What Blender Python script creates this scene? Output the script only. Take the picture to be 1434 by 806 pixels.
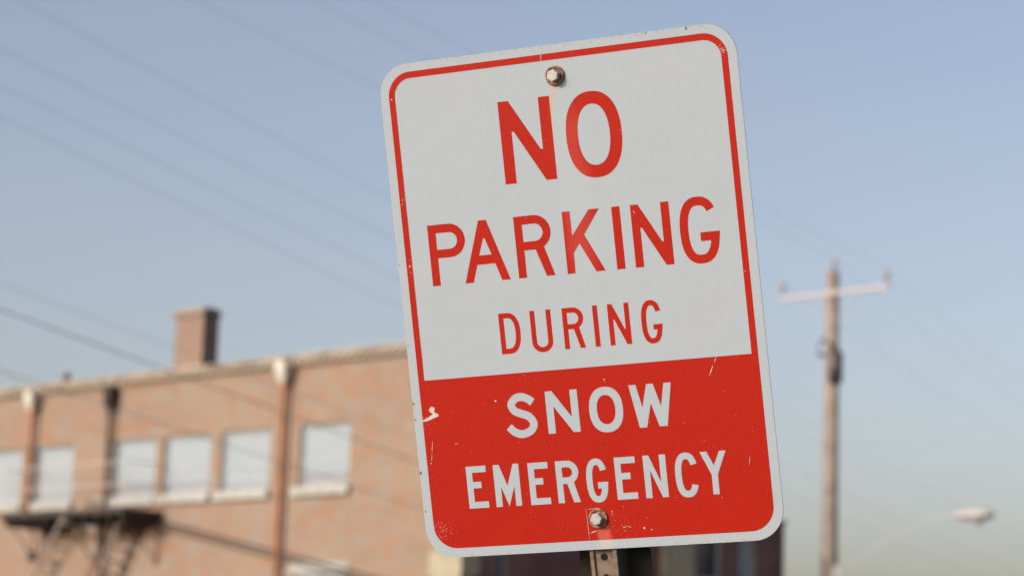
import bpy, bmesh, math, random
from mathutils import Vector, Matrix
from mathutils.geometry import tessellate_polygon
random.seed(7)
for o in list(bpy.data.objects): bpy.data.objects.remove(o)
scene = bpy.context.scene
col = scene.collection
rad = math.radians

# ---------------------------------------------------------------- camera
FPX, PITCH, ROLL, EYE = 3600.0, rad(9.5), rad(1.9), 1.6      # focal length in pixels of the 1434 px wide photograph
cF = Vector((0, math.cos(PITCH), math.sin(PITCH)))
cU0 = Vector((0, -math.sin(PITCH), math.cos(PITCH)))
cR0 = Vector((1, 0, 0))
cR = cR0 * math.cos(ROLL) + cU0 * math.sin(ROLL)
cU = cU0 * math.cos(ROLL) - cR0 * math.sin(ROLL)
CAM = Vector((0, 0, EYE))
cam = bpy.data.cameras.new('camera')
cam.sensor_width = 36.0
cam.lens = FPX / 1434 * 36
cam.clip_start, cam.clip_end = 0.05, 3000
cam.dof.use_dof = True
cam.dof.focus_distance = 3.09
cam.dof.aperture_fstop = 6.6
co = bpy.data.objects.new('camera', cam); col.objects.link(co)
m = Matrix((cR, cU, -cF)).transposed().to_4x4(); m.translation = CAM
co.matrix_world = m
scene.camera = co

# ---------------------------------------------------------------- sky, sun, exposure
SUN_AZ, SUN_EL = rad(55), rad(22)            # azimuth counted to the left from straight behind the camera
S = Vector((-math.sin(SUN_AZ) * math.cos(SUN_EL), -math.cos(SUN_AZ) * math.cos(SUN_EL), math.sin(SUN_EL)))
w = bpy.data.worlds.new('World'); scene.world = w; w.use_nodes = True
nt = w.node_tree
sky = nt.nodes.new('ShaderNodeTexSky'); sky.sky_type = 'NISHITA'
sky.sun_disc = False
sky.sun_elevation = SUN_EL
sky.sun_rotation = math.atan2(S.x, S.y)
sky.altitude = 200; sky.air_density = 0.8; sky.dust_density = 4.5; sky.ozone_density = 0.0
bgn = nt.nodes['Background']; bgn.inputs['Strength'].default_value = 0.15
tint = nt.nodes.new('ShaderNodeMix'); tint.data_type = 'RGBA'; tint.blend_type = 'MULTIPLY'; tint.inputs[0].default_value = 1.0
tint.inputs[7].default_value = (1.20, 1.065, 1.0, 1)      # flat colour grade over the whole sky, warmer and slightly brighter
nt.links.new(sky.outputs[0], tint.inputs[6]); nt.links.new(tint.outputs[2], bgn.inputs['Color'])
sl = bpy.data.lights.new('sun', 'SUN'); sl.energy = 2.6; sl.angle = rad(0.5); sl.color = (1.0, 0.98, 0.95)
so = bpy.data.objects.new('sun', sl); col.objects.link(so)
so.rotation_euler = (-S).to_track_quat('-Z', 'Y').to_euler(); so.location = (-20, -20, 30)
vs = scene.view_settings
vs.view_transform = 'Standard'; vs.look = 'None'; vs.exposure = 0.29; vs.gamma = 1.0; vs.use_curve_mapping = False

def ray(x, y): return cF + cR * ((x - 717) / FPX) - cU * ((y - 403) / FPX)
def at_height(x, y, z):                       # the point of a pixel's ray at height z
    d = ray(x, y); return CAM + d * ((z - EYE) / d.z)
def at_dist(x, y, depth):                     # the point of a pixel's ray at depth metres along +Y
    d = ray(x, y); return CAM + d * (depth / d.y)

# ---------------------------------------------------------------- helpers
def obj(name, verts, faces, mat, parent=None, smooth=False):
    me = bpy.data.meshes.new(name); me.from_pydata([tuple(v) for v in verts], [], faces); me.update()
    if smooth:
        for p in me.polygons: p.use_smooth = True
    o = bpy.data.objects.new(name, me); col.objects.link(o)
    if mat: me.materials.append(mat)
    if parent: o.parent = parent
    return o
class MB:
    def __init__(s): s.v = []; s.f = []
    def add(s, v, f):
        n = len(s.v); s.v += [Vector(q) for q in v]; s.f += [tuple(i + n for i in q) for q in f]; return s
    def box(s, x0, x1, y0, y1, z0, z1):
        v = [(x, y, z) for x in (x0, x1) for y in (y0, y1) for z in (z0, z1)]
        return s.add(v, [(0, 1, 3, 2), (4, 6, 7, 5), (0, 4, 5, 1), (2, 3, 7, 6), (0, 2, 6, 4), (1, 5, 7, 3)])
    def bar(s, a, b, wx, wy, up=(0, 0, 1)):       # rectangular bar from a to b
        a, b = Vector(a), Vector(b); d = (b - a).normalized(); u = Vector(up)
        if abs(d.dot(u)) > .97: u = Vector((0, 1, 0))
        x = d.cross(u).normalized() * wx / 2; y = x.cross(d).normalized() * wy / 2
        v = [p + q for p in (a, b) for q in (-x - y, x - y, x + y, -x + y)]
        return s.add(v, [(3, 2, 1, 0), (4, 5, 6, 7), (0, 1, 5, 4), (1, 2, 6, 5), (2, 3, 7, 6), (3, 0, 4, 7)])
    def tube(s, pts, r, n=8, cap=True):
        pts = [Vector(p) for p in pts]; rs = r if isinstance(r, (list, tuple)) else [r] * len(pts)
        rings = []; prev = None
        for i, p in enumerate(pts):
            d = (pts[min(i + 1, len(pts) - 1)] - pts[max(i - 1, 0)]).normalized()
            if prev is None:
                u = Vector((0, 0, 1)) if abs(d.z) < .9 else Vector((1, 0, 0))
                x = d.cross(u).normalized()
            else: x = (prev - d * prev.dot(d)).normalized()
            prev = x; y = d.cross(x)
            rings.append([p + (x * math.cos(t) + y * math.sin(t)) * rs[i] for t in [2 * math.pi * k / n for k in range(n)]])
        v = [q for g in rings for q in g]
        f = [(i * n + k, i * n + (k + 1) % n, (i + 1) * n + (k + 1) % n, (i + 1) * n + k) for i in range(len(pts) - 1) for k in range(n)]
        if cap: f += [tuple(range(n - 1, -1, -1)), tuple(range((len(pts) - 1) * n, len(pts) * n))]
        return s.add(v, f)
    def lathe(s, prof, n=24, org=(0, 0, 0), mtx=None):        # profile of (radius, z)
        o = Vector(org); v = []
        for r, z in prof:
            for k in range(n):
                t = 2 * math.pi * k / n; v.append(o + Vector((r * math.cos(t), r * math.sin(t), z)))
        f = [(i * n + k, i * n + (k + 1) % n, (i + 1) * n + (k + 1) % n, (i + 1) * n + k) for i in range(len(prof) - 1) for k in range(n)]
        f += [tuple(range(n - 1, -1, -1)), tuple(range((len(prof) - 1) * n, len(prof) * n))]
        return s.add(v, f)
    def build(s, name, mat, parent=None, smooth=False):
        return obj(name, s.v, s.f, mat, parent, smooth)
def tag(o, label=None, cat=None, group=None, kind=None):
    if label: o['label'] = label
    if cat: o['category'] = cat
    if group: o['group'] = group
    if kind: o['kind'] = kind
    return o
def empty(name, loc=(0, 0, 0), rz=0.0):
    o = bpy.data.objects.new(name, None); col.objects.link(o); o.location = loc; o.rotation_euler = (0, 0, rz)
    o.empty_display_size = .2
    return o

# ---------------------------------------------------------------- node helper
class NG:
    def __init__(s, name):
        s.m = bpy.data.materials.new(name); s.m.use_nodes = True; s.t = s.m.node_tree
        s.b = s.t.nodes['Principled BSDF']; s.tc = s.t.nodes.new('ShaderNodeTexCoord')
    def set(s, **k):
        for n, v in k.items():
            n = n.replace('_', ' ')
            if hasattr(v, 'links'): s.t.links.new(v, s.b.inputs[n])
            else: s.b.inputs[n].default_value = v
        return s
    def inp(s, node, i, v):
        if v is None: return
        if hasattr(v, 'links'): s.t.links.new(v, node.inputs[i])
        else: node.inputs[i].default_value = v
    def math(s, op, a, b=None, c=None):
        n = s.t.nodes.new('ShaderNodeMath'); n.operation = op
        s.inp(n, 0, a); s.inp(n, 1, b); s.inp(n, 2, c); return n.outputs[0]
    def xyz(s):
        n = s.t.nodes.new('ShaderNodeSeparateXYZ'); s.t.links.new(s.tc.outputs['Object'], n.inputs[0]); return n.outputs
    def noise(s, scale, detail=4, rough=.55, vec=None, out='Fac'):
        n = s.t.nodes.new('ShaderNodeTexNoise'); n.inputs['Scale'].default_value = scale
        n.inputs['Detail'].default_value = detail; n.inputs['Roughness'].default_value = rough
        s.t.links.new(vec if vec is not None else s.tc.outputs['Object'], n.inputs['Vector']); return n.outputs[out]
    def step(s, v, a, b, lo=0.0, hi=1.0):
        n = s.t.nodes.new('ShaderNodeMapRange'); n.interpolation_type = 'SMOOTHSTEP'
        s.inp(n, 0, v); s.inp(n, 1, a); s.inp(n, 2, b); s.inp(n, 3, lo); s.inp(n, 4, hi); return n.outputs[0]
    def mix(s, f, a, b):
        n = s.t.nodes.new('ShaderNodeMix'); n.data_type = 'RGBA'
        s.inp(n, 0, f)
        for i, c in ((6, a), (7, b)):
            if hasattr(c, 'links'): s.t.links.new(c, n.inputs[i])
            else: n.inputs[i].default_value = (*c, 1)
        return n.outputs[2]
    def bump(s, h, strength=.3, dist=.01):
        n = s.t.nodes.new('ShaderNodeBump'); n.inputs['Strength'].default_value = strength
        n.inputs['Distance'].default_value = dist; s.t.links.new(h, n.inputs['Height'])
        s.t.links.new(n.outputs[0], s.b.inputs['Normal'])
    def comb(s, x, y, z):
        n = s.t.nodes.new('ShaderNodeCombineXYZ'); s.inp(n, 0, x); s.inp(n, 1, y); s.inp(n, 2, z); return n.outputs[0]

def worn(name, base, alt, scale=8, rough=.7, metal=0.0, bump=.15, bd=.01, lo=.4, hi=.65):
    g = NG(name); n = g.noise(scale, 6)
    g.set(Base_Color=g.mix(g.step(n, lo, hi), base, alt), Roughness=rough, Metallic=metal)
    g.bump(g.noise(scale * 4, 4), bump, bd); return g.m

# sign sheeting: prismatic honeycomb, recoloured centre strip, chips and rust that belong to the sign
def sheeting(name, base, dot, strip_tone, chips, white):
    g = NG(name); x, y, z = g.xyz()
    a = .0039; k = 4 * math.pi / (math.sqrt(3) * a)
    c1 = g.math('COSINE', g.math('MULTIPLY', x, k))
    hx = g.math('MULTIPLY', x, k * .5); hy = g.math('MULTIPLY', y, k * .8660254)
    c2 = g.math('COSINE', g.math('ADD', hx, hy)); c3 = g.math('COSINE', g.math('SUBTRACT', hx, hy))
    f = g.math('ADD', g.math('ADD', c1, c2), c3)
    d = g.step(f, -.9, 2.2)
    # cell pattern is weaker along the centre strip
    wob = g.math('MULTIPLY', g.math('SUBTRACT', g.noise(16, 2), .5), .03)
    xs = g.math('ADD', x, wob)
    strip = g.math('MULTIPLY', g.step(g.math('ABSOLUTE', g.math('SUBTRACT', xs, .012)), .006, .026, 1, 0),
                   g.math('MULTIPLY', g.step(y, .0, .06), g.step(y, .20, .24, 1, 0)))
    d = g.math('MULTIPLY', d, g.math('SUBTRACT', 1.0, g.math('MULTIPLY', strip, .75)))
    colr = g.mix(d, base, dot)
    colr = g.mix(g.math('MULTIPLY', strip, .24 if not white else .15), colr, strip_tone)
    # broad uneven weathering
    colr = g.mix(g.step(g.noise(9, 5), .45, .8, 0, .22), colr, (.30, .31, .32) if white else (.28, .012, .006))
    # specks and chips in clusters
    if chips:
        tot = None
        for cx, cy, r, amt in chips:
            dx = g.math('SUBTRACT', x, cx); dy = g.math('SUBTRACT', y, cy)
            dist = g.math('SQRT', g.math('ADD', g.math('MULTIPLY', dx, dx), g.math('MULTIPLY', dy, dy)))
            q = g.step(dist, r * .2, r, amt, 0)
            tot = q if tot is None else g.math('MAXIMUM', tot, q)
        n = g.noise(520, 2, .6)
        sp = g.step(g.math('ADD', n, g.math('MULTIPLY', tot, .16)), .735, .77)
        colr = g.mix(sp, colr, (.42, .38, .37) if not white else (.30, .25, .18))
    # rust run below the upper bolt, thin stain below the lower bolt
    run = g.math('SUBTRACT', x, g.step(y, .253, .238, -.0015, -.0080))
    rm = g.math('MULTIPLY', g.step(g.math('ABSOLUTE', run), .0006, .0036, 1, 0), g.math('MULTIPLY', g.step(y, .186, .252), g.step(y, .255, .262, 1, 0)))
    colr = g.mix(g.math('MULTIPLY', rm, .55 if white else .12), colr, (.46, .27, .07))
    r2 = g.math('MULTIPLY', g.step(g.math('ABSOLUTE', g.math('SUBTRACT', g.math('ADD', x, wob), .004)), .004, .010, 1, 0), g.step(y, -.274, -.268, 1, 0))
    colr = g.mix(g.math('MULTIPLY', r2, .25 if white else .38), colr, (.50, .42, .24) if white else (.50, .16, .13))
    # grime along the top and bottom rim
    if white:
        rim = g.math('MAXIMUM', g.step(y, .296, .304), g.step(y, -.298, -.304))
        gr = g.math('MULTIPLY', rim, g.step(g.noise(210, 3), .5, .68))
        colr = g.mix(g.math('MULTIPLY', gr, .6), colr, (.26, .22, .14))
    g.set(Base_Color=colr, Roughness=.42)
    g.b.inputs['Specular IOR Level'].default_value = .12
    g.bump(g.math('ADD', g.math('MULTIPLY', f, .02), g.math('MULTIPLY', g.noise(6, 2), 1.0)), .35, .004)
    return g.m
M = {}
WHT = (0.2676, 0.328, 0.3894)
M['sign_white'] = sheeting('sign_white_sheeting', WHT, (0.2432, 0.2996, 0.3508), (0.2676, 0.3191, 0.3687),
    [(-.226, -.02, .03, .55), (-.226, -.12, .02, .7), (-.224, -.24, .03, .7), (.19, .298, .03, .4)], True)
M['sign_red'] = sheeting('sign_red_sheeting', (0.2801, 0.01045, 0.00418), (0.2132, 0.007106, 0.002926), (0.3344, 0.09196, 0.0836),
    [(.207, .272, .014, 1.2), (-.207, -.272, .024, .72), (-.213, .055, .016, .6), (-.213, .14, .02, .5), (.025, -.278, .035, .45),
     (-.212, -.14, .03, .4)], False)
M['alu'] = worn('sheet_aluminium', (.42, .42, .43), (.30, .30, .31), 30, .45, .85, .05, .001)
M['chip'] = worn('bare_chip', (0.378, 0.378, 0.387), (0.297, 0.297, 0.297), 300, .6, 0, .05, .0005)
M['nick'] = worn('dark_nick', (.10, .09, .085), (.05, .045, .04), 300, .8)
M['bolt'] = worn('zinc_bolt', (0.36, 0.378, 0.396), (0.279, 0.297, 0.315), 260, .42, .2, .12, .0005)
M['rust'] = worn('rusty_washer', (.25, .155, .10), (.10, .05, .03), 220, .85, .1, .4, .0008)
M['post'] = worn('weathered_steel_post', (.165, .13, .10), (.095, .072, .056), 70, .75, .35, .25, .001)
M['cream'] = worn('cream_glazed_tile', (0.44, 0.4224, 0.3344), (0.3696, 0.352, 0.2728), 5, .6)
M['bedding'] = worn('terracotta_bedding', (.12, .075, .05), (.08, .05, .035), 5, .9)
M['stone'] = worn('cream_stone', (.29, .28, .215), (.23, .22, .165), 4, .85)
M['sill'] = worn('pale_sill_stone', (.29, .315, .31), (.24, .255, .24), 5, .85)
M['blind'] = worn('white_blind', (0.2206, 0.2739, 0.3236), (0.2128, 0.2655, 0.3099), 3, .8, 0, .02)
M['frame'] = worn('white_painted_frame', (0.255, 0.3018, 0.3432), (0.2307, 0.2673, 0.302), 7, .6)
M['leader'] = worn('pale_leader_head', (.40, .41, .38), (.33, .33, .30), 9, .5)
M['pipe'] = worn('rust_brown_pipe', (.30, .115, .042), (.17, .058, .022), 4, .6)
M['pipe_dark'] = worn('dark_iron_pipe', (.075, .032, .020), (.03, .014, .010), 6, .6)
M['iron'] = worn('black_painted_iron', (.010, .008, .009), (.022, .010, .007), 7, .6)
M['stair'] = worn('grey_painted_steel', (.40, .37, .35), (.32, .28, .25), 6, .6)
M['roof'] = worn('tar_roof', (.05, .05, .05), (.09, .085, .08), 1, .95)
M['pole'] = worn('weathered_pole_wood', (.235, .205, .18), (.165, .142, .125), 5, .9)
M['arm'] = worn('grey_crossarm_wood', (.33, .335, .36), (.28, .28, .30), 5, .9)
M['dark'] = worn('dark_equipment', (.030, .028, .030), (.05, .045, .045), 6, .5)
M['porcelain'] = worn('grey_porcelain', (.30, .29, .31), (.22, .21, .23), 20, .3)
M['lamp'] = worn('lamp_housing', (.33, .34, .365), (.29, .30, .32), 6, .5)
M['lamparm'] = worn('galvanised_arm', (.40, .41, .44), (.36, .37, .39), 6, .5)
M['wire'] = worn('black_cable', (.035, .035, .04), (.05, .05, .055), 3, .6)
M['asphalt'] = worn('asphalt', (.05, .05, .052), (.075, .073, .07), 6, .95, 0, .3)
M['concrete'] = worn('concrete', (.30, .29, .27), (.22, .21, .20), 3, .92, 0, .2)
M['ground'] = worn('dry_ground', (.13, .115, .075), (.075, .085, .04), .6, .98)
def glass(name, c):
    g = NG(name); g.set(Base_Color=(*c, 1), Roughness=.06); g.b.inputs['Specular IOR Level'].default_value = .6
    g.bump(g.noise(2.0, 2), .06, .02); return g.m
M['curtain'] = worn('grey_net_curtain', (0.2145, 0.2372, 0.2746), (0.1781, 0.1984, 0.2288), 4, .9)
M['post_shade'] = worn('shade_black_steel', (.010, .009, .009), (.016, .012, .010), 60, .7, 0, .15, .001)  # near-black colour stands in for the sign's shadow on the flanges
M['glass'] = glass('window_glass', (.03, .04, .055))
def brick(name, c1, c2, mortar, grey, warm):
    g = NG(name); x, y, z = g.xyz()
    v = g.comb(g.math('ADD', x, y), z, 0.0)
    b = g.t.nodes.new('ShaderNodeTexBrick'); g.t.links.new(v, b.inputs['Vector'])
    b.inputs['Color1'].default_value = (*c1, 1); b.inputs['Color2'].default_value = (*c2, 1); b.inputs['Mortar'].default_value = (*mortar, 1)
    b.inputs['Scale'].default_value = 1; b.inputs['Mortar Size'].default_value = .008; b.inputs['Brick Width'].default_value = .215
    b.inputs['Row Height'].default_value = .075; b.inputs['Mortar Smooth'].default_value = .2; b.inputs['Bias'].default_value = 0
    sv = g.comb(g.math('MULTIPLY', g.math('ADD', x, y), .55), z, 0.0)
    c = g.mix(g.step(g.noise(4.0, 4, .65, sv), .46, .62, 0, .75), b.outputs['Color'], grey)
    n2 = g.t.nodes.new('ShaderNodeMapping'); n2.inputs['Location'].default_value = (31, 17, 5); g.t.links.new(sv, n2.inputs[0])
    c = g.mix(g.step(g.noise(3.6, 4, .65, n2.outputs[0]), .47, .63, 0, .75), c, warm)
    n3 = g.t.nodes.new('ShaderNodeMapping'); n3.inputs['Location'].default_value = (3, 71, 9); g.t.links.new(sv, n3.inputs[0])
    c = g.mix(g.step(g.noise(.7, 2, .6, n3.outputs[0]), .45, .65, 0, .35), c, (.215, .180, .140))
    st = g.comb(g.math('MULTIPLY', g.math('ADD', x, y), 3.2), g.math('MULTIPLY', z, .35), 2.0)
    c = g.mix(g.step(g.noise(1.0, 4, .6, st), .56, .74, 0, .35), c, tuple(q * .62 for q in c2))
    g.set(Base_Color=c, Roughness=.9); g.bump(b.outputs['Fac'], -.5, .012)
    return g.m
M['brick_shade'] = brick('shade_darkened_brick', (.185, .120, .090), (.150, .104, .086), (.18, .165, .145), (.16, .148, .145), (.19, .108, .072))  # chimney's copy of the brick, darkened to deepen its shaded side
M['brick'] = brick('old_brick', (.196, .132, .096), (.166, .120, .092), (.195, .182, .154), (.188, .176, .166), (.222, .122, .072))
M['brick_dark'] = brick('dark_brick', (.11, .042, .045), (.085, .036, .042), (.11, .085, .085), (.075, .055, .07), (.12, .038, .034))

# ---------------------------------------------------------------- setting
def sheet(name, x0, x1, y0, y1, z, mat):
    return tag(obj(name, [(x0, y0, z), (x1, y0, z), (x1, y1, z), (x0, y1, z)], [(0, 1, 2, 3)], mat), kind='structure')
sheet('ground', -1500, 1500, -1500, 1500, -.15, M['ground'])
sheet('road', -400, 400, 5.2, 17.0, -.13, M['asphalt'])
sw = MB().box(-60, 60, 1.8, 5.0, -.3, 0).build('pavement', M['concrete']); tag(sw, kind='structure')
kb = MB().box(-60, 60, 5.0, 5.2, -.3, .004).build('kerb', M['concrete']); tag(kb, kind='structure')

# ---------------------------------------------------------------- the brick building
TH = rad(45)
q = ray(645, 806); q2 = Vector((q.x, q.y)).normalized() * 45.0
C0 = Vector((q2.x, q2.y, 0))
dF = Vector((-math.sin(TH), math.cos(TH), 0)); dS = Vector((math.cos(TH), math.sin(TH), 0))
def fac(x, y, off=0.0):                         # pixel to (local x, z) on the front wall (off = metres proud of it)
    d = ray(x, y); n = -dS; k = (n.dot(C0 - CAM) + off) / n.dot(d); P = CAM + d * k
    return -(P - C0).dot(dF), P.z
def side(x, y):
    d = ray(x, y); n = dF; k = n.dot(C0 - CAM) / n.dot(d); P = CAM + d * k
    return (P - C0).dot(dS), P.z
GZ = -.15
ROOF = 8.05
bld = empty('brick_building', (C0.x, C0.y, GZ), -TH)
tag(bld, 'two-storey tan brick building with tiled parapet and white-blinded windows, behind the sign', 'building')
Z = -GZ                                          # local z of world zero
LEFT = -21.0
def wall(name, a0, a1, z0, z1, holes, axis, mat, depth=.16, outward=1):
    """a flat wall with real openings; axis 'x': front wall (y = 0), axis 'y': side wall (x = 0)"""
    xs = sorted({a0, a1, *[h[0] for h in holes], *[h[1] for h in holes]}); zs = sorted({z0, z1, *[h[2] for h in holes], *[h[3] for h in holes]})
    P = (lambda a, d, z: (a, d, z + Z)) if axis == 'x' else (lambda a, d, z: (-d, a, z + Z))
    mb = MB()
    for i in range(len(xs) - 1):
        for j in range(len(zs) - 1):
            xm, zm = (xs[i] + xs[i + 1]) / 2, (zs[j] + zs[j + 1]) / 2
            if any(h[0] < xm < h[1] and h[2] < zm < h[3] for h in holes): continue
            mb.add([P(xs[i], 0, zs[j]), P(xs[i + 1], 0, zs[j]), P(xs[i + 1], 0, zs[j + 1]), P(xs[i], 0, zs[j + 1])], [(0, 1, 2, 3)])
    for h in holes:
        for (p, r) in (((h[0], h[2]), (h[0], h[3])), ((h[0], h[3]), (h[1], h[3])), ((h[1], h[3]), (h[1], h[2])), ((h[1], h[2]), (h[0], h[2]))):
            mb.add([P(p[0], 0, p[1]), P(r[0], 0, r[1]), P(r[0], depth, r[1]), P(p[0], depth, p[1])], [(0, 1, 2, 3)])
    return mb.build(name, mat, bld)
WZ0, WZ1 = 5.74, 6.91
ux = [(-14.85, -13.50), (-13.10, -11.66), (-10.38, -8.87), (-8.62, -7.12), (-6.80, -5.33), (-4.47, -3.04), (-17.0, -15.5), (-19.2, -17.7)]
holes = [(a, b, WZ0, WZ1) for a, b in ux]
LZ1 = 4.13
lower = [(-4.47, -3.04, 2.3, LZ1), (-6.80, -5.33, 2.3, LZ1 - .25), (-8.62, -7.12, 2.3, LZ1 - .25), (-13.10, -11.66, 2.3, LZ1 - .25)]
wall('front_wall', LEFT, 0, GZ, ROOF, holes + lower, 'x', M['brick'], depth=.13)

def window(a0, a1, z0, z1, axis='x', blind=.62, sill=True, lintel=False):
    """frame > pane, blind, sill; set in the opening"""
    P = (lambda a, d, z: (a, d, z + Z)) if axis == 'x' else (lambda a, d, z: (-d, a, z + Z))
    def pbox(mb, A0, A1, d0, d1, Z0, Z1):
        v = [P(a, d, z) for a in (A0, A1) for d in (d0, d1) for z in (Z0, Z1)]
        return mb.add(v, [(0, 1, 3, 2), (4, 6, 7, 5), (0, 4, 5, 1), (2, 3, 7, 6), (0, 2, 6, 4), (1, 5, 7, 3)])
    e = .003; fr = MB(); w_ = .055
    pbox(fr, a0 + e, a0 + w_, .055, .125, z0 + e, z1 - e); pbox(fr, a1 - w_, a1 - e, .055, .125, z0 + e, z1 - e)
    pbox(fr, a0 + w_, a1 - w_, .055, .125, z1 - w_, z1 - e); pbox(fr, a0 + w_, a1 - w_, .055, .125, z0 + e, z0 + w_)
    zm = z0 + (z1 - z0) * .42
    pbox(fr, a0 + w_, a1 - w_, .07, .12, zm - .025, zm + .025)
    f = fr.build('window', M['frame'], bld)
    pbox(MB(), a0 + w_, a1 - w_, .112, .118, z0 + w_, z1 - w_).build('pane', M['glass'], f)
    if blind:
        zb = z1 - w_ - (z1 - z0 - 2 * w_) * blind
        b = MB(); n = 14
        prof = []
        pbox(b, a0 + w_ + .01, a1 - w_ - .01, .085, .091, zb, z1 - w_ - .004)
        pbox(b, a0 + w_ + .01, a1 - w_ - .01, .080, .096, zb - .03, zb)
        b.build('blind', M['blind'], f)
        if blind < 1: pbox(MB(), a0 + w_ + .01, a1 - w_ - .01, .098, .106, z0 + w_ + .004, zb - .032).build('curtain', M['curtain'], f)
    if sill:
        sb = MB(); pbox(sb, a0 - .12, a1 + .06, -.09, .055, z0 - .17, z0 - .003); sb.build('sill', M['sill'], f)
    if lintel:
        lb = MB(); pbox(lb, a0 - .10, a1 + .10, -.03, .055, z1 + .003, z1 + .20); lb.build('lintel', M['sill'], f)
    return f
for i, (a, b) in enumerate(ux): window(a, b, WZ0, WZ1, blind=(1.0, 1.0, .76, .80, .90, .78, 1.0, .9)[i])
for i, h in enumerate(lower): window(h[0], h[1], h[2], h[3], blind=1.0, lintel=(i == 0))

# side wall in the shade, with deep windows between pale stone piers; the rear wing is lower
SL = side(1098, 760)[0]
ML = SL * .80
WING = side(1098, 733)[1]
sh = []
for x0, x1, yt in ((697, 712, 772), (876, 894, 742), (975, 1012, 742)):
    s0, s1 = side(x0, yt)[0], side(x1, yt)[0]; zt = side((x0 + x1) / 2, yt)[1]
    sh.append((s0, s1, zt - 1.6, zt))
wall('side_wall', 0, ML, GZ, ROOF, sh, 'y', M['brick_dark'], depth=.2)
for h in sh: window(*h, axis='y', blind=0, sill=True)
wh = [(side(1036, 740)[0], side(1060, 740)[0], 3.4, side(1048, 752)[1])]
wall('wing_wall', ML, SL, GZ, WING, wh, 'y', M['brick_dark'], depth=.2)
window(*wh[0], axis='y', blind=.4, sill=True)
for x0, x1, yt in ((926, 968, 755),):
    s0, s1 = side(x0, yt)[0], side(x1, yt)[0]
    MB().box(0.003, .10, s0, s1, 0, side(945, yt)[1] + Z).build('stone_pier', M['stone'], bld)
# remaining shell
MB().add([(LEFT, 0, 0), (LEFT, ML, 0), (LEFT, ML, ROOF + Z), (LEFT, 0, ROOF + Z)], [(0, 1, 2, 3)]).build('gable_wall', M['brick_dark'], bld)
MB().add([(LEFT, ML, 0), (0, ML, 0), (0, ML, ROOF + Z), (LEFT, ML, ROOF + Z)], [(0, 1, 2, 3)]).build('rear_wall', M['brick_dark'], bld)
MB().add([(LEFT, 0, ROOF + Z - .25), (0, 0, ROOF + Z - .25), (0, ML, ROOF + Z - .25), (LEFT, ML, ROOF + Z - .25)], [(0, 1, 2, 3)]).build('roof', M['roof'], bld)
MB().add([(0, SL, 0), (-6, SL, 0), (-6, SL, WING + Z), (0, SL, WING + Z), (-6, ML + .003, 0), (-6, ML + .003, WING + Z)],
         [(0, 1, 2, 3), (1, 4, 5, 2)]).build('wing_shell', M['brick_dark'], bld)
MB().box(-6, .04, ML + .003, SL + .04, WING + Z, WING + Z + .06).build('wing_roof', M['roof'], bld)
# stone quoins at the corner
qz = 0.0; k = 0
while qz < 4.55:
    hgt = .42; L_ = .78 if k % 2 == 0 else .68
    MB().box(-L_, .035, -.035, .30 if k % 2 else .42, qz + .004, qz + hgt - .012).build('quoin_stone', M['stone'], bld)
    qz += hgt; k += 1
# parapet: bedding course under a row of barrel tiles
MB().box(LEFT, .02, -.02, .28, ROOF + Z, ROOF + Z + .06).build('parapet_course', M['bedding'], bld)
tile = MB(); R_ = .066; n = 8
pts = []
for j, (d, zz) in enumerate(((-.15, -.075), (.16, .17))):
    for r in (R_, R_ - .022):
        for k in range(n + 1):
            t = math.pi * k / n
            pts.append((r * math.cos(t), d, zz + r * math.sin(t) * .62))
S_ = n + 1
for k in range(n):
    tile.f += []
f = []
for k in range(n):
    f += [(k, k + 1, 2 * S_ + k + 1, 2 * S_ + k), (S_ + k + 1, S_ + k, 3 * S_ + k, 3 * S_ + k + 1), (k + 1, k, S_ + k, S_ + k + 1), (2 * S_ + k, 2 * S_ + k + 1, 3 * S_ + k + 1, 3 * S_ + k)]
tile.add(pts, f)
t0 = tile.build('roof_tile', M['cream'], bld)
nt_ = int(21 / .238)
for i in range(nt_):
    o = t0 if i == 0 else t0.copy()
    if i: col.objects.link(o)
    o.location = (-.12 - i * .238 + random.uniform(-.006, .006), 0, ROOF + Z + .065 + random.uniform(-.008, .008))
    o.rotation_euler = (random.uniform(-.03, .03), random.uniform(-.03, .03), random.uniform(-.02, .02))
# fill between tiles
MB().add([(LEFT, -.10, ROOF + Z + .062), (0, -.10, ROOF + Z + .062), (0, .10, ROOF + Z + .22), (LEFT, .10, ROOF + Z + .22), (LEFT, .30, ROOF + Z + .062), (0, .30, ROOF + Z + .062)],
         [(0, 1, 2, 3), (2, 3, 4, 5), (0, 1, 5, 4)]).build('tile_bedding', M['bedding'], bld)
# chimney
cx0, czt = fac(247, 436, -.5); cx1, _ = fac(286, 432, -.5)
ch = MB().box(cx0, cx1, .5, .5 + .40, ROOF + Z - .2, czt + Z - .14).build('chimney', M['brick_shade'], bld)
MB().box(cx0 - .03, cx1 + .03, .47, .93, czt + Z - .139, czt + Z - .02).build('chimney_cap', M['brick_shade'], ch)
MB().box(cx0 + .04, cx1 - .04, .54, .86, czt + Z - .019, czt + Z + .03).build('chimney_pot', M['stone'], ch)
# roof vent
vx, vz = fac(95, 508, -.6)
MB().lathe([(.05, 0), (.05, .62), (.09, .62), (.09, .70), (.02, .78)], 12, (vx, .6, ROOF + Z - .25)).build('roof_vent', M['pipe_dark'], bld)
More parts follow.
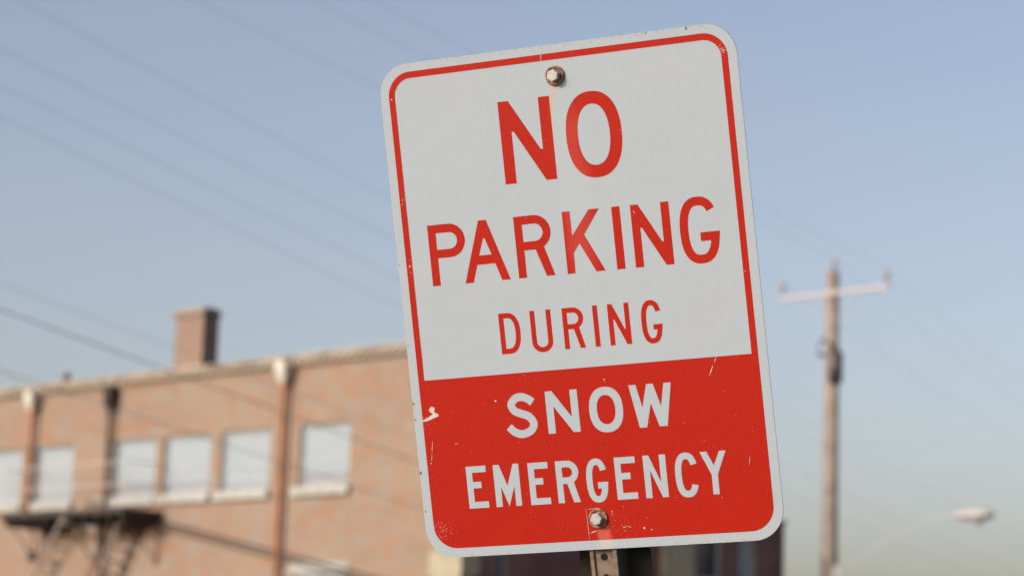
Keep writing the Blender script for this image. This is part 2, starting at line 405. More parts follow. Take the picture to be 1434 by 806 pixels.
# downspouts
def downspout(px, pyh, zb, mat, headmat, hw, dark=False):
    x, z = fac(px, pyh, .15)
    z += Z
    p = MB().tube([(x, -.16, z - .30), (x, -.14, z - .55), (x, -.13, zb + Z)], [.080, .050, .048], 12).build('downspout', mat, bld, True)
    h = MB()
    for (z0, z1, w0, w1) in ((z - .31, z - .11, .065, hw), (z - .11, z + .12, hw, hw * 1.05)):
        v = [(x + sx * ww, -.16 + sy * ww * .8, zz) for zz, ww in ((z0, w0), (z1, w1)) for sx, sy in ((-1, -1), (1, -1), (1, 1), (-1, 1))]
        h.add(v, [(3, 2, 1, 0), (4, 5, 6, 7), (0, 1, 5, 4), (1, 2, 6, 5), (2, 3, 7, 6), (3, 0, 4, 7)])
    h.build('leader_head', headmat, p)
    zz = z - 1.0
    while zz > zb + Z + .2:
        MB().lathe([(.058, 0), (.058, .05)], 12, (x, -.132, zz)).build('pipe_bracket', mat, p); zz -= 1.4
    return p
downspout(399, 514, -.1, M['pipe'], M['leader'], .15)
downspout(46, 556, 5.2, M['pipe'], M['leader'], .14)
downspout(155, 550, -.1, M['pipe_dark'], M['iron'], .12)

# ---------------------------------------------------------------- fire escape
fe = empty('fire_escape', (C0.x, C0.y, GZ), -TH)
tag(fe, 'black iron fire escape platform with grey stairs on the brick wall', 'fire escape')
PX0, PX1, PD, PZ = -12.7, -8.5, 1.0, 5.42 + Z
fr = MB()
fr.box(PX0, PX1, -PD, -PD + .05, PZ - .10, PZ); fr.box(PX0, PX1, -.08, -.03, PZ - .12, PZ)
fr.box(PX0, PX0 + .05, -PD + .05, -.08, PZ - .12, PZ); fr.box(PX1 - .05, PX1, -PD + .05, -.08, PZ - .12, PZ)
fr.build('platform_frame', M['iron'], fe)
SA, SB = -11.15, -10.35                         # stair opening in the platform
for (s0, s1) in ((PX0 + .05, SA), (SB, PX1 - .05)):
    sl0 = MB().box(s0, s1, 0, .05, PZ - .035, PZ - .005).build('slat', M['iron'], fe)
    for i in range(13):
        o = sl0 if i == 0 else sl0.copy()
        if i: col.objects.link(o)
        o.location = (0, -PD + .07 + i * .066, 0)
    jo = MB().box(-.03, .03, -PD + .05, -.08, PZ - .26, PZ - .04).build('joist', M['iron'], fe)
    for i in range(5):
        o = jo if i == 0 else jo.copy()
        if i: col.objects.link(o)
        o.location = (s0 + .08 + (s1 - s0 - .16) * i / 4, 0, 0)
br = MB().bar((0, -.06, -1.0), (0, -PD + .1, -.12), .022, .022).bar((0, -.05, -1.05), (0, -.05, -.1), .022, .022)
b0 = br.build('bracket', M['iron'], fe)
for i, x in enumerate((PX0 + .12, (PX0 + PX1) / 2, PX1 - .12)):
    o = b0 if i == 0 else b0.copy()
    if i: col.objects.link(o)
    o.location = (x, 0, PZ)
for zz, nm in ((.92, 'top_rail'), (.48, 'mid_rail')):
    mb = MB().bar((PX0 + .03, -PD + .02, PZ + zz), (PX1 - .03, -PD + .02, PZ + zz), .018, .018)
    mb.bar((PX0 + .03, -PD + .04, PZ + zz), (PX0 + .03, -.02, PZ + zz), .018, .018).bar((PX1 - .03, -PD + .04, PZ + zz), (PX1 - .03, -.02, PZ + zz), .018, .018)
    mb.build(nm, M['stair'], fe)
bl0 = MB().bar((0, 0, 0), (0, 0, .91), .009, .009).build('baluster', M['stair'], fe)
nb = 24
for i in range(nb):
    o = bl0 if i == 0 else bl0.copy()
    if i: col.objects.link(o)
    o.location = (PX0 + .08 + i * (PX1 - PX0 - .16) / (nb - 1), -PD + .02, PZ)
# two stair flights running down to the left below the platform
for sx, dd, run in ((-10.3, -.85, -2.5), (-9.2, -.28, -1.8)):
    drop = 3.2
    st = MB()
    for yy in (-.25, .25):
        st.bar((sx, dd + yy, PZ - .10), (sx + run, dd + yy, PZ - drop), .022, .07, (0, 1, 0))
    s_ = st.build('stair_stringer', M['stair'], fe)
    tr0 = MB().box(-.11, .11, -.225, .225, -.015, .015).build('tread', M['stair'], s_)
    for i in range(12):
        o = tr0 if i == 0 else tr0.copy()
        if i: col.objects.link(o)
        o.parent = s_; t = (i + .6) / 12.5
        o.location = (sx + run * t, dd, PZ - .10 + (-drop + .1) * t)
for i in range(9):
    a = random.uniform(PX0 + .2, PX1 - .2); b = a + random.uniform(-.5, .5)
    MB().tube([(a, random.uniform(-.9, -.3), PZ - .03), (b, random.uniform(-.5, -.08), PZ - random.uniform(.22, .6))], random.uniform(.012, .03), 6).build('hanging_rod', M['iron'], fe)
for a, b in ((-12.6, -11.6), (-10.2, -8.6)):
    MB().add([(a, -.4, PZ - .04), (b, -.4, PZ - .04), (b - .15, -.25, PZ - .24), (a + (b - a) * .45, -.2, PZ - .42), (a, -.3, PZ - .14), (a, -.12, PZ - .04), (b, -.12, PZ - .04)],
             [(0, 1, 2, 3, 4), (5, 6, 2, 3, 4), (0, 1, 6, 5), (0, 5, 4), (1, 2, 6)]).build('folded_ladder_box', M['iron'], fe)
# hanging counterweight under the far end
MB().tube([(PX0 + .5, -.5, PZ - .13), (PX0 + .5, -.5, PZ - .75)], .02, 6).lathe([(.09, -.95), (.09, -.75)], 10, (PX0 + .5, -.5, PZ)).build('counterweight', M['iron'], fe)

# ---------------------------------------------------------------- utility pole
PB = at_dist(1163, 806, 50.0)
px_, py_ = at_dist(1166, 403, 50.0).x, 50.0
ptop = at_dist(1167, 380, 50.0).z
pole = empty('utility_pole', (px_, py_, GZ), 0)
tag(pole, 'tall wooden utility pole with one crossarm, right of the sign', 'utility pole')
PH = ptop - GZ
MB().tube([(0, 0, -.6), (0, 0, PH * .5), (0, 0, PH)], [.19, .16, .13], 14).build('shaft', M['pole'], pole, True)
armz = at_dist(1166, 412, 50.0).z - GZ
aL = at_dist(1096, 420, 50.0); aR = at_dist(1233, 403, 50.0)
ad = Vector((math.sin(TH), -math.cos(TH), 0)); AH = 1.36
MB().bar(-ad * AH + Vector((0, -.16, armz)), ad * AH + Vector((0, -.16, armz)), .06, .075).build('crossarm', M['arm'], pole)
for s in (-1, 1):
    MB().bar(ad * s * .75 + Vector((0, -.16, armz - .07)), Vector((0, -.15, armz - .62)), .018, .018).build('arm_brace', M['arm'], pole)
ins = [(0.02, .0, PH)] + [tuple(ad * s + Vector((0, -.16, armz + .065))) for s in (-1.28, 1.28)]
for p in ins:
    MB().lathe([(.018, -.02), (.018, .10), (.055, .11), (.045, .15), (.07, .17), (.05, .22), (.03, .27)], 10, p).build('insulator', M['porcelain'], pole, True)
ez0, ez1 = at_dist(1163, 538, 50.0).z - GZ, at_dist(1163, 492, 50.0).z - GZ
MB().lathe([(.10, ez0), (.14, ez0 + .02), (.14, ez1 - .05), (.09, ez1), (.05, ez1 + .05)], 14, (.05, -.2, 0)).build('equipment_canister', M['dark'], pole, True)
MB().box(-.30, .20, -.05, .0, ez1 - .10, ez1 - .04).build('equipment_bracket', M['dark'], pole)
MB().tube([(.05, -.2, ez1 + .03), (-.22, -.25, ez1 + .22), (-.3, -.3, ez1 + .02)], .025, 6).build('cut_out', M['dark'], pole)

# ---------------------------------------------------------------- street lamp on its bracket arm
la = at_dist(1176, 802, 49.9)
lamp = empty('street_lamp', (px_ + .15, py_ - .1, la.z), 0)
tag(lamp, 'pale cobra-head street lamp on a curved arm, fixed to the utility pole', 'street lamp')
loc = Vector((px_ + .15, py_ - .1, la.z))
arm = []
for (x, y, dd) in ((1178, 803, 49.9), (1205, 782, 49.75), (1245, 754, 49.5), (1285, 733, 49.25), (1318, 722, 49.0), (1345, 718, 48.85)):
    arm.append(at_dist(x, y, dd) - loc)
sm = []
for i in range(len(arm) - 1):
    for t in (0, .25, .5, .75):
        p0, p1, p2, p3 = arm[max(i - 1, 0)], arm[i], arm[i + 1], arm[min(i + 2, len(arm) - 1)]
        sm.append(.5 * ((2 * p1) + (p2 - p0) * t + (2 * p0 - 5 * p1 + 4 * p2 - p3) * t * t + (3 * p1 - p0 - 3 * p2 + p3) * t ** 3))
sm.append(arm[-1])
MB().tube(sm, .013, 8).build('arm', M['lamparm'], lamp, True)
MB().box(-.10, .02, -.05, .08, -.18, .14).build('pole_clamp', M['lamparm'], lamp)
h0, h1 = at_dist(1335, 721, 48.9) - loc, at_dist(1392, 720, 48.6) - loc
hx = (h1 - h0).normalized(); hy = Vector((0, 0, 1)).cross(hx).normalized(); hz = hx.cross(hy); HL = (h1 - h0).length
hv = []; hn = 14; secs = ((0, .05, .05, .05), (.12, .08, .07, .07), (.3, .13, .10, .09), (.55, .17, .13, .10), (.8, .165, .12, .09), (.95, .12, .08, .07), (1.0, .05, .03, .03))
for t, wy, wt, wb in secs:
    for k in range(hn):
        a = 2 * math.pi * k / hn; sn = math.sin(a)
        hv.append(h0 + hx * (t * HL) + hy * (wy * math.cos(a)) + hz * ((wt if sn > 0 else wb) * sn))
hf = [(i * hn + k, i * hn + (k + 1) % hn, (i + 1) * hn + (k + 1) % hn, (i + 1) * hn + k) for i in range(len(secs) - 1) for k in range(hn)] + [tuple(range(hn))[::-1], tuple(range((len(secs) - 1) * hn, len(secs) * hn))]
hd = obj('lamp_head', hv, hf, M['lamp'], lamp, True)
gv = MB().lathe([(.02, -.09), (.09, -.06), (.13, 0), (.13, .02)], 14)
for v in gv.v: v += h0 + hx * HL * .62 - hz * .09
gv.build('lens', M['porcelain'], hd, True)

# ---------------------------------------------------------------- overhead wires
def wire(pts, r, label, group):
    P = []
    for i in range(len(pts) - 1):
        a, b = Vector(pts[i]), Vector(pts[i + 1]); n = 10
        sag = 0.0 if i == 0 else .5
        for k in range(n):
            t = k / n; P.append(a.lerp(b, t) - Vector((0, 0, sag * 4 * t * (1 - t))))
    P.append(Vector(pts[-1]))
    o = MB().tube(P, r, 6).build('overhead_wire', M['wire'])
    tag(o, label, 'wire', group); return o
def back_to(p, e, y):                               # extend the line e -> p beyond p to depth y
    d = p - e; return p + d * ((y - p.y) / d.y)
PW = Vector((px_, py_, 0))
def far(e): return e + Vector((24.0, 58.0, -.3))
for (x, y, z, end, r, lab) in (
    (437, 0, 10.3, PW + Vector((.02, 0, ptop + .26)), .0020, 'thin wire running to the very top of the utility pole'),
    (273, 0, 9.4, PW + ad * -1.28 + Vector((0, -.16, armz + GZ + .32)), .0020, 'thin wire running to the left end of the crossarm'),
    (521, 0, 10.6, PW + ad * 1.28 + Vector((0, -.16, armz + GZ + .32)), .0020, 'thin wire running to the right end of the crossarm')):
    p = at_height(x, y, z)
    wire([back_to(p, end, -14), end, far(end)], r, lab, 'wires on the utility pole')
for (x, y, z, x2, y2, lab) in (
    (26, 0, 7.6, 1160, 606, 'wire leaving the top edge of the sky nearest the left corner'),
    (0, 68, 7.4, 1160, 628, 'uppermost of three sky wires that meet the left edge of the picture'),
    (0, 120, 6.9, 1160, 680, 'middle of three sky wires that meet the left edge of the picture'),
    (0, 164, 6.5, 1160, 715, 'lowest of three sky wires that meet the left edge of the picture')):
    p = at_height(x, y, z); end = at_dist(x2, y2, 49.8)
    wire([back_to(p, end, -14), end, far(end)], .0019, lab, 'wires on the utility pole')
for (x, y, z, x2, y2, r, lab) in (
    (0, 396, 6.9, 655, 640, .0028, 'thin wire just above the parapet, crossing it by the chimney'),
    (0, 433, 6.5, 655, 672, .0070, 'dark wire crossing the parapet and passing over the last upstairs window'),
    (0, 519, 5.9, 655, 733, .0055, 'wire crossing the upstairs windows of the brick wall')):
    p = at_height(x, y, z)
    s_, zz = side(x2, y2); end = C0 + dS * s_ - dF * .02 + Vector((0, 0, zz))
    wire([back_to(p, end, -14), end], r, lab, 'service wires to the brick building')

for (x, y, x2, y2, r, lab) in (
    (118, 701, 640, 838, .024, 'upper of two thick cables running down right from the fire escape'),
    (118, 709, 640, 847, .018, 'lower of two thick cables running down right from the fire escape')):
    a, az = fac(x, y, .15); b, bz = fac(x2, y2, .06)
    pa = C0 - dF * a - dS * .15 + Vector((0, 0, az)); pb = C0 - dF * b - dS * .06 + Vector((0, 0, bz))
    wire([pa, pb], r, lab, 'cables strung along the brick wall')

# ---------------------------------------------------------------- the sign
SX = Vector((.92526683, -.37476643, .05857829)).normalized()
SY = Vector((-.13605298, -.18373713, .97351438)); SY = (SY - SX * SY.dot(SX)).normalized()
SN = SX.cross(SY)
ST = Vector((.07827318, 3.05032009, 2.10169322))
sign = empty('street_sign', (0, 0, 0))
k = ST.z / SY.z; base = ST - SY * k
SM = Matrix((SX, SY, SN)).transposed().to_4x4(); SM.translation = ST
B = Matrix.Translation(base); sign.matrix_world = B
tag(sign, 'red and white no parking street sign bolted to a leaning steel channel post', 'sign')
LOC = B.inverted() @ SM
def splace(o, parent=None):
    o.parent = parent or sign
    o.matrix_local = LOC if parent is None else Matrix.Identity(4)
    return o
def rrect(w, h, r, n=14, y0=None, y1=None):
    x1 = w / 2; a, b = (-h / 2 if y0 is None else y0), (h / 2 if y1 is None else y1); P = []
    for cx, cy, t0 in ((x1 - r, b - r, 0), (-x1 + r, b - r, 90), (-x1 + r, a + r, 180), (x1 - r, a + r, 270)):
        for i in range(n + 1):
            t = rad(t0 + 90 * i / n); P.append((cx + r * math.cos(t), cy + r * math.sin(t)))
    return P
def flat(name, loops, z, mat, parent):
    polys = [[Vector((x, y, 0)) for x, y in l] for l in loops]
    tris = tessellate_polygon(polys); v = [(p.x, p.y, z) for l in polys for p in l]
    out = []
    for t in tris:
        a, b, c = (Vector(v[i]) for i in t)
        out.append(tuple(t) if (b - a).cross(c - a).z > 0 else tuple(reversed(t)))
    o = obj(name, v, out, mat); splace(o, parent); return o
W_, H_ = .4572, .6096
outl = rrect(W_, H_, .038)
n = len(outl); TK = .0022
pv = [(x, y, 0) for x, y in outl] + [(x * .9985, y * .999, -.0003 - 0) for x, y in outl][:0] + [(x, y, -TK) for x, y in outl]
me = bpy.data.meshes.new('panel'); me.from_pydata(pv, [], [tuple(range(n)), tuple(range(2 * n - 1, n - 1, -1))] + [(i, n + i, n + (i + 1) % n, (i + 1) % n) for i in range(n)])
me.materials.append(M['sign_white']); me.materials.append(M['alu'])
for i, p in enumerate(me.polygons): p.material_index = 0 if i == 0 else 1
panel = bpy.data.objects.new('panel', me); col.objects.link(panel); splace(panel)
E1, E2 = .00015, .0003
# red border frame joined with the red lower field, as one printed area with the white window cut out
BX, BT, BB, DV = .2175, .2945, -.2935, -.0848
outer = rrect(2 * BX, 0, .030, 14, BB, BT)
ix = .2095; inner = [(ix, DV), *[(ix - .022 + .022 * math.cos(rad(t)), .2865 - .022 + .022 * math.sin(rad(t))) for t in range(0, 91, 6)],
                     *[(-ix + .022 + .022 * math.cos(rad(t)), .2865 - .022 + .022 * math.sin(rad(t))) for t in range(90, 181, 6)], (-ix, DV)]
flat('red_border', [outer, inner], E1, M['sign_red'], panel)

# lettering, in millimetres of the sign face
def sup(cx, cy, rx, ry, a0, a1, n=40, e=2.5):
    P = []
    for i in range(n + 1):
        t = rad(a0 + (a1 - a0) * i / n); c, s = math.cos(t), math.sin(t)
        P.append((cx + rx * math.copysign(abs(c) ** (2 / e), c), cy + ry * math.copysign(abs(s) ** (2 / e), s)))
    return P
def stroke(path, s):
    P = [Vector(p) for p in path]; L, R = [], []
    for i, p in enumerate(P):
        d0 = (p - P[i - 1]).normalized() if i else (P[1] - p).normalized()
        d1 = (P[i + 1] - p).normalized() if i < len(P) - 1 else d0
        n0, n1 = Vector((-d0.y, d0.x)), Vector((-d1.y, d1.x)); mN = (n0 + n1).normalized(); k = s / 2 / max(mN.dot(n0), .35)
        L.append(tuple(p + mN * k)); R.append(tuple(p - mN * k))
    return [L + R[::-1]]
def catmull(P, n=8):
    out = []
    for i in range(len(P) - 1):
        p0, p1, p2, p3 = (Vector(P[j]) for j in (max(i - 1, 0), i, i + 1, min(i + 2, len(P) - 1)))
        for k in range(n):
            t = k / n; out.append(tuple(.5 * ((2 * p1) + (p2 - p0) * t + (2 * p0 - 5 * p1 + 4 * p2 - p3) * t * t + (3 * p1 - p0 - 3 * p2 + p3) * t ** 3)))
    return out + [tuple(P[-1])]
def arc(cx, cy, rx, ry, a0, a1, n=20): return [(cx + rx * math.cos(rad(a0 + (a1 - a0) * i / n)), cy + ry * math.sin(rad(a0 + (a1 - a0) * i / n))) for i in range(n + 1)]
def gN(x0, x1, y0, y1, s, nf=.2):
    h = y1 - y0; d = nf * s
    return [[(x0, y0), (x0 + s, y0), (x0 + s, y0 + .625 * h), (x0 + s + d, y0 + .625 * h - d * .15), (x1 - s * .94, y0), (x1, y0), (x1, y1), (x1 - s, y1),
             (x1 - s, y0 + .375 * h), (x1 - s - d, y0 + .375 * h + d * .15), (x0 + s * .94, y1), (x0, y1)]]
def gO(x0, x1, y0, y1, s):
    cx, cy, rx, ry = (x0 + x1) / 2, (y0 + y1) / 2, (x1 - x0) / 2, (y1 - y0) / 2
    return [sup(cx, cy, rx, ry, 0, 360, 64, 2.3)[:-1], sup(cx, cy, rx - s, ry - s, 0, 360, 64, 2.25)[:-1]]
def gP(x0, x1, y0, y1, s, yb):
    r = (y1 - yb) / 2; rx = min(r, (x1 - x0) * .6); cx, cy = x1 - rx, (y1 + yb) / 2
    return [[(x0, y0), (x0 + s, y0), (x0 + s, yb), *arc(cx, cy, rx, r, -90, 90), (x0, y1)],
            [(x0 + s, yb + s), (x0 + s, y1 - s), *arc(cx, cy, rx - s, r - s, 90, -90)]]
def gR(x0, x1, y0, y1, s, yb, xl, xb):
    r = (y1 - yb) / 2; rx = min(r, (xb - x0) * .6); cx, cy = xb - rx, (y1 + yb) / 2
    return [[(x0, y0), (x0 + s, y0), (x0 + s, yb), (xl, yb), (x1 - s * 1.06, y0), (x1, y0), *arc(cx, cy, rx, r, -60, 90), (x0, y1)],
            [(x0 + s, yb + s), (x0 + s, y1 - s), *arc(cx, cy, rx - s, r - s, 90, -90)]]
def gA(x0, x1, y0, y1, s, wt, c0, c1, ya):
    cx = (x0 + x1) / 2; wf = s * 1.06; L = lambda y: x0 + (cx - wt / 2 - x0) * (y - y0) / (y1 - y0); R = lambda y: x1 + (cx + wt / 2 - x1) * (y - y0) / (y1 - y0)
    return [[(x0, y0), (x0 + wf, y0), (L(c0) + wf, c0), (R(c0) - wf, c0), (x1 - wf, y0), (x1, y0), (cx + wt / 2, y1), (cx - wt / 2, y1)],
            [(L(c1) + wf, c1), (cx - 1, ya), (cx + 1, ya), (R(c1) - wf, c1)]]
def gI(x0, x1, y0, y1, s): return [[(x0, y0), (x1, y0), (x1, y1), (x0, y1)]]
def gE(x0, x1, y0, y1, s, xm):
    ym = (y0 + y1) / 2 + s * .33
    return [[(x0, y0), (x1, y0), (x1, y0 + s), (x0 + s, y0 + s), (x0 + s, ym - s / 2), (xm, ym - s / 2), (xm, ym + s / 2), (x0 + s, ym + s / 2), (x0 + s, y1 - s), (x1, y1 - s), (x1, y1), (x0, y1)]]
def gG(x0, x1, y0, y1, s, xb, yb, a0, e=2.5):
    cx, cy, rx, ry = (x0 + x1) / 2, (y0 + y1) / 2, (x1 - x0 - s) / 2, (y1 - y0 - s) / 2
    P = [p for p in sup(cx, cy, rx, ry, a0, 345, 70, e) if True]
    P = [p for p in P if not (p[0] > cx and cy > p[1] > yb - s * 1.1)]
    return stroke(P + [(cx + rx, yb - s / 2), (xb, yb - s / 2)], s)
def gC(x0, x1, y0, y1, s, a0, e=2.5):
    cx, cy, rx, ry = (x0 + x1) / 2, (y0 + y1) / 2, (x1 - x0 - s) / 2, (y1 - y0 - s) / 2
    return stroke(sup(cx, cy, rx, ry, a0, 360 - a0, 70, e), s)
def gU(x0, x1, y0, y1, s):
    r = (x1 - x0) / 2; cx = (x0 + x1) / 2; ry = r * .95; cy = y0 + ry
    return [[(x0, y1), *arc(cx, cy, r, ry, 180, 360), (x1, y1), (x1 - s, y1), *arc(cx, cy, r - s, ry - s, 360, 180), (x0 + s, y1)]]
def gD(x0, x1, y0, y1, s):
    cy = (y0 + y1) / 2; ry = (y1 - y0) / 2; xa = x0 + (x1 - x0) * .42
    out = [p for p in sup(xa, cy, x1 - xa, ry, -90, 90, 40, 2.3)]; inn = [p for p in sup(xa, cy, x1 - xa - s, ry - s, 90, -90, 40, 2.3)]
    return [[(x0, y0), *out, (x0, y1)], [(x0 + s, y0 + s), (x0 + s, y1 - s), *inn]]
def lin(P): return [P]
S_C = [(-70.7, -121.6), (-76, -117.3), (-84.2, -114.2), (-92.5, -115.6), (-98.6, -122.5), (-95, -130.3), (-86.6, -134.3), (-77, -138.6), (-71.6, -147.2), (-76, -155.6), (-87.5, -159.2), (-97, -156.2), (-104.1, -149.4)]
red, white = [], []
red += [gN(-76, -9.2, 144, 244, 14.4), gO(7.6, 78, 140.4, 243.6, 15)]
red += [gP(-184.8, -136.7, 29.8, 104.4, 10.4, 63.3), gA(-141.7, -82.2, 29.4, 104.2, 10.3, 10.1, 50.5, 61.7, 82),
        gR(-71.2, -24.1, 29.2, 103.8, 10.3, 62.2, -46.2, -24.8),
        lin([(-8.3, 28.9), (1.8, 28.9), (2.1, 53.3), (10.4, 64.3), (28.4, 28.8), (40, 28.8), (17.5, 74.1), (39.2, 103.4), (26, 103.6), (3.0, 75.1), (2.2, 75.1), (2.0, 103.7), (-8.2, 103.7)]),
        gI(54.9, 65.3, 28.6, 103.5, 10.3), gN(78.5, 126.6, 28.5, 103.2, 10.3), gG(137.5, 185.6, 26, 105, 10.4, 162.1, 62.6, 38)]
red += [gD(-103.5, -76.8, -60.7, -11.1, 6.3), gU(-62.8, -35.8, -62.2, -11.2, 6.2), gR(-21.3, 5.3, -61, -11.5, 6.2, -37.6, -7.8, 5.4), gI(17.9, 24.1, -61.2, -11.6, 6.2),
        gN(36.9, 63.9, -61.3, -11.8, 6.1), gG(78.2, 103.8, -63, -11.3, 6.2, 92.6, -40.4, 27)]
white += [stroke(catmull(S_C), 9.7), gN(-53.7, -12.4, -161.4, -109.9, 9.4, .06), gO(1.1, 44, -164.5, -109.8, 9.8),
          lin([(53.4, -110.4), (62.6, -110.4), (68.5, -138.1), (76, -110.5), (84.3, -110.5), (92, -138.2), (97.6, -110.7), (106.9, -110.7), (97.8, -162), (87.7, -162), (79.5, -133.6), (72.1, -162), (62.8, -162)])]
white += [gE(-167, -140.8, -245.9, -194.2, 7.9, -148.2),
          lin([(-131.1, -194.5), (-123.2, -194.4), (-114.2, -220.8), (-104.8, -194.5), (-97.5, -194.5), (-97.7, -246), (-105.4, -246), (-105.3, -221.6), (-114.1, -245.9), (-122.8, -221.4), (-123, -246), (-131.2, -246)]),
          gE(-85.7, -59.7, -246.3, -194.9, 7.9, -67.2), gR(-50, -21.5, -246.2, -195.1, 8, -223.2, -36.6, -21),
          gG(-11.6, 15.4, -248.2, -195, 7.8, 2.6, -223.7, 27), gE(25.7, 52, -246.5, -195.5, 7.9, 44.8), gN(62, 90.4, -246.7, -195.6, 7.9, .06),
          gC(100.9, 129.5, -248.7, -195.3, 7.9, 27),
          lin([(133.5, -195.9), (142.1, -195.9), (149.7, -212.6), (157.7, -196), (165.8, -196), (153.6, -223.6), (153.5, -247.1), (145.7, -247.1), (145.9, -223.6)])]
for L, mt, z in ((red, 'sign_red', E1), (white, 'sign_white', E2)):
    for loops in L:
        flat('letter', [[(x / 1000, y / 1000) for x, y in l] for l in loops], z, M[mt], panel)

# paint chips, scratches and edge nicks, joined as one part each
HI = None
def s2m(P): return P
chips = MB()
def chip(P, z=.00045):
    tr = tessellate_polygon([[Vector((x / 1000, y / 1000, 0)) for x, y in P]])
    f = []
    for t in tr:
        a, b, c = (Vector((*P[i], 0)) for i in t); f.append(tuple(t) if (b - a).cross(c - a).z > 0 else tuple(reversed(t)))
    chips.add([(x / 1000, y / 1000, z) for x, y in P], f)
def scratch(x0, y0, x1, y1, w=.5): 
    d = Vector((x1 - x0, y1 - y0)).normalized(); nn = Vector((-d.y, d.x)) * w / 2
    chip([(x0 - nn.x * .4, y0 - nn.y * .4), ((x0 + x1) / 2 - nn.x, (y0 + y1) / 2 - nn.y), (x1, y1), ((x0 + x1) / 2 + nn.x, (y0 + y1) / 2 + nn.y), (x0 + nn.x * .4, y0 + nn.y * .4)])
chip([(-207.5, -120.5), (-204, -117.2), (-199.5, -118.8), (-200, -122), (-201.5, -124), (-195.2, -127.5), (-195.5, -129.5), (-203, -132.0), (-210, -134.5), (-217.2, -135.2), (-217, -133.2), (-209, -130), (-202.5, -126.3), (-206.5, -124)])
scratch(161, -95, 155, -108, 1.1); scratch(166, -85.5, 163, -92, .9); scratch(-207, -160, -209.5, -176, .7); scratch(-209.5, -176, -211.5, -186, .6)
scratch(-178, -166, -172.5, -164.5, .8); scratch(84, 93, 81.5, 97, .7); scratch(195, -205, 193, -216, .7)
for (x, y, r) in ((-118.5, -116.5, 1.5), (24, -101, 1.0), (24.5, -104, .5), (55.5, -282, 1.6), (64.5, -284.5, 1.0), (31, -284, .6), (118, -160, .5), (-212, -187, .9), (60, -270, .5), (100, -248, .5), (-60, -170, .4), (156, -251, .6),
                  (-3.5, 235, .5), (19, 228, .6), (-214, 263, 1.2), (-213, 57, 1.3), (-213.5, 139, .9), (212, 12, .7), (17, -260, .9), (16.5, -263, .6), (171, -126, .5), (141, -183, .5), (-30, -86.5, .4)):
    nn = 7; chip([(x + r * random.uniform(.6, 1.1) * math.cos(2 * math.pi * i / nn), y + r * random.uniform(.6, 1.1) * math.sin(2 * math.pi * i / nn)) for i in range(nn)])
# crease line down from the top edge, marks round the lower bolt
chip([(-13.0, 304), (-12.6, 304), (-14.2, 286.5), (-14.9, 286.5)])
scratch(-16, -254, -15.0, -303, .55); scratch(-14, -255.5, 4, -254.6, .6); scratch(-13, -284.5, -4, -281.5, 1.3); scratch(28, -280.5, 34, -278.4, .8); scratch(34, -278.4, 40, -280.6, .6)
c_ = chips.build('paint_chips', M['chip']); splace(c_, panel); tag(c_, kind='stuff')
nk = MB()
for (x, y, r) in ((-227.5, -112, 1.5), (-226.8, -132, 1.0), (-227.2, -198, 1.6), (-226.6, -40, .9), (-226, -246, 1.2), (-227, 60, .8), (170, 303, 1.4), (120, 303.2, .9), (104, 152, .55)):
    P = [(x + r * random.uniform(.5, 1.2) * math.cos(2 * math.pi * i / 7), y + 1.4 * r * random.uniform(.5, 1.2) * math.sin(2 * math.pi * i / 7)) for i in range(7)]
    nk.add([(a / 1000, b / 1000, .0004) for a, b in P], [tuple(range(7))])
o_ = nk.build('edge_nicks', M['nick']); splace(o_, panel); tag(o_, kind='stuff')

# bolts
for (x, y, rot) in ((1.4, 267, .35), (-1.3, -267.2, .1)):
    hd = MB(); x /= 1000; y /= 1000
    r = .0076; P = []
    for zz, rr in ((.0012, 1.0), (.0098, 1.0), (.0108, .88)):
        for i in range(6):
            t = rot + math.pi / 3 * i; P.append((x + r * rr * math.cos(t), y + r * rr * math.sin(t), zz))
    hd.add(P, [(i, (i + 1) % 6, 6 + (i + 1) % 6, 6 + i) for i in range(6)] + [(6 + i, 6 + (i + 1) % 6, 12 + (i + 1) % 6, 12 + i) for i in range(6)] + [tuple(range(12, 18))])
    b_ = hd.build('bolt', M['bolt']); splace(b_)
    wa = MB().lathe([(.0122, .0004), (.0122, .0020), (.0112, .0034), (.0102, .0034), (.0094, .0020), (.006, .0018)], 28, (x, y, 0)).build('washer', M['rust'], None, True); splace(wa, b_)
    MB().lathe([(.004, -.03), (.004, -.0025)], 10, (x, y, 0)).build('bolt_shank', M['bolt']).parent = b_

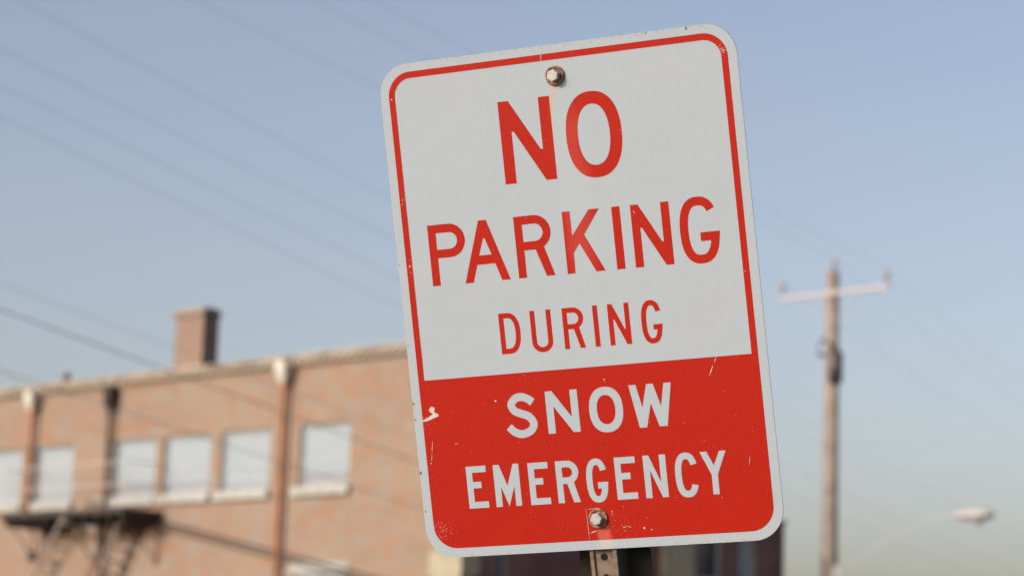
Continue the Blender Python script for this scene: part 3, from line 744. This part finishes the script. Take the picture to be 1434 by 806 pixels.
# channel post: punched web between two raised lips, sides going back, wide flanges
pst = MB(); yb, yt = -(k + .45), .296
def prof_strip(p0, p1):                # one long face between two profile points (x, z)
    pst.add([(p0[0], yb, p0[1]), (p1[0], yb, p1[1]), (p1[0], yt, p1[1]), (p0[0], yt, p0[1])], [(0, 1, 2, 3)])
zl, zw, zb_ = -.0030, -.0062, -.046
cxp = -.0012
Pf = [(-.046, zb_), (-.020, zb_), (-.0175, zl - .003), (-.0170, zl), (-.0125, zl), (-.0115, zw)]
Pr = [(-a, b) for a, b in Pf[::-1]]
def shift(P): return [(a + cxp, b) for a, b in P]
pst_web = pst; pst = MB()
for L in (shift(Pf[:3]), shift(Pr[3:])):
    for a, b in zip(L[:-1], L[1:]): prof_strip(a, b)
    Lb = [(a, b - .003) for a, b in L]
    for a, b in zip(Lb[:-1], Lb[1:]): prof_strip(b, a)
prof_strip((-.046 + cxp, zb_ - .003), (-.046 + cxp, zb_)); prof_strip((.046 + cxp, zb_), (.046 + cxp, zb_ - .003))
pit, hr, hw = .0254, .0047, .0115
flg = pst; pst = pst_web
for L in (shift(Pf[2:]), shift(Pr[:4])):
    for a, b in zip(L[:-1], L[1:]): prof_strip(a, b)
    Lb = [(a, b - .003) for a, b in L]
    for a, b in zip(Lb[:-1], Lb[1:]): prof_strip(b, a)
y = -.3151 + pit * 24 - pit / 2
while y > yb + pit:
    y0, y1 = y - pit, y; cy = (y0 + y1) / 2; N_ = 16
    sq = []
    for i in range(N_):
        t = 2 * math.pi * i / N_ + math.pi / 4; c, s_ = math.cos(t), math.sin(t); mx = max(abs(c), abs(s_))
        sq.append((cxp + c / mx * hw, cy + s_ / mx * pit / 2))
    ci = [(cxp + hr * math.cos(2 * math.pi * i / N_ + math.pi / 4), cy + hr * math.sin(2 * math.pi * i / N_ + math.pi / 4)) for i in range(N_)]
    v = [(a, b, zw) for a, b in sq] + [(a, b, zw) for a, b in ci] + [(a, b, zw - .003) for a, b in ci] + [(a, b, zw - .003) for a, b in sq]
    f = []
    for i in range(N_):
        j = (i + 1) % N_; f += [(i, j, N_ + j, N_ + i), (N_ + i, N_ + j, 2 * N_ + j, 2 * N_ + i), (2 * N_ + i, 2 * N_ + j, 3 * N_ + j, 3 * N_ + i)]
    pst.add(v, f); y -= pit
po = pst.build('post', M['post']); splace(po)
fo = flg.build('post_flange', M['post_shade']); splace(fo, po)
print('SIDE', SL, ML, WING, 'pole', px_, ptop)
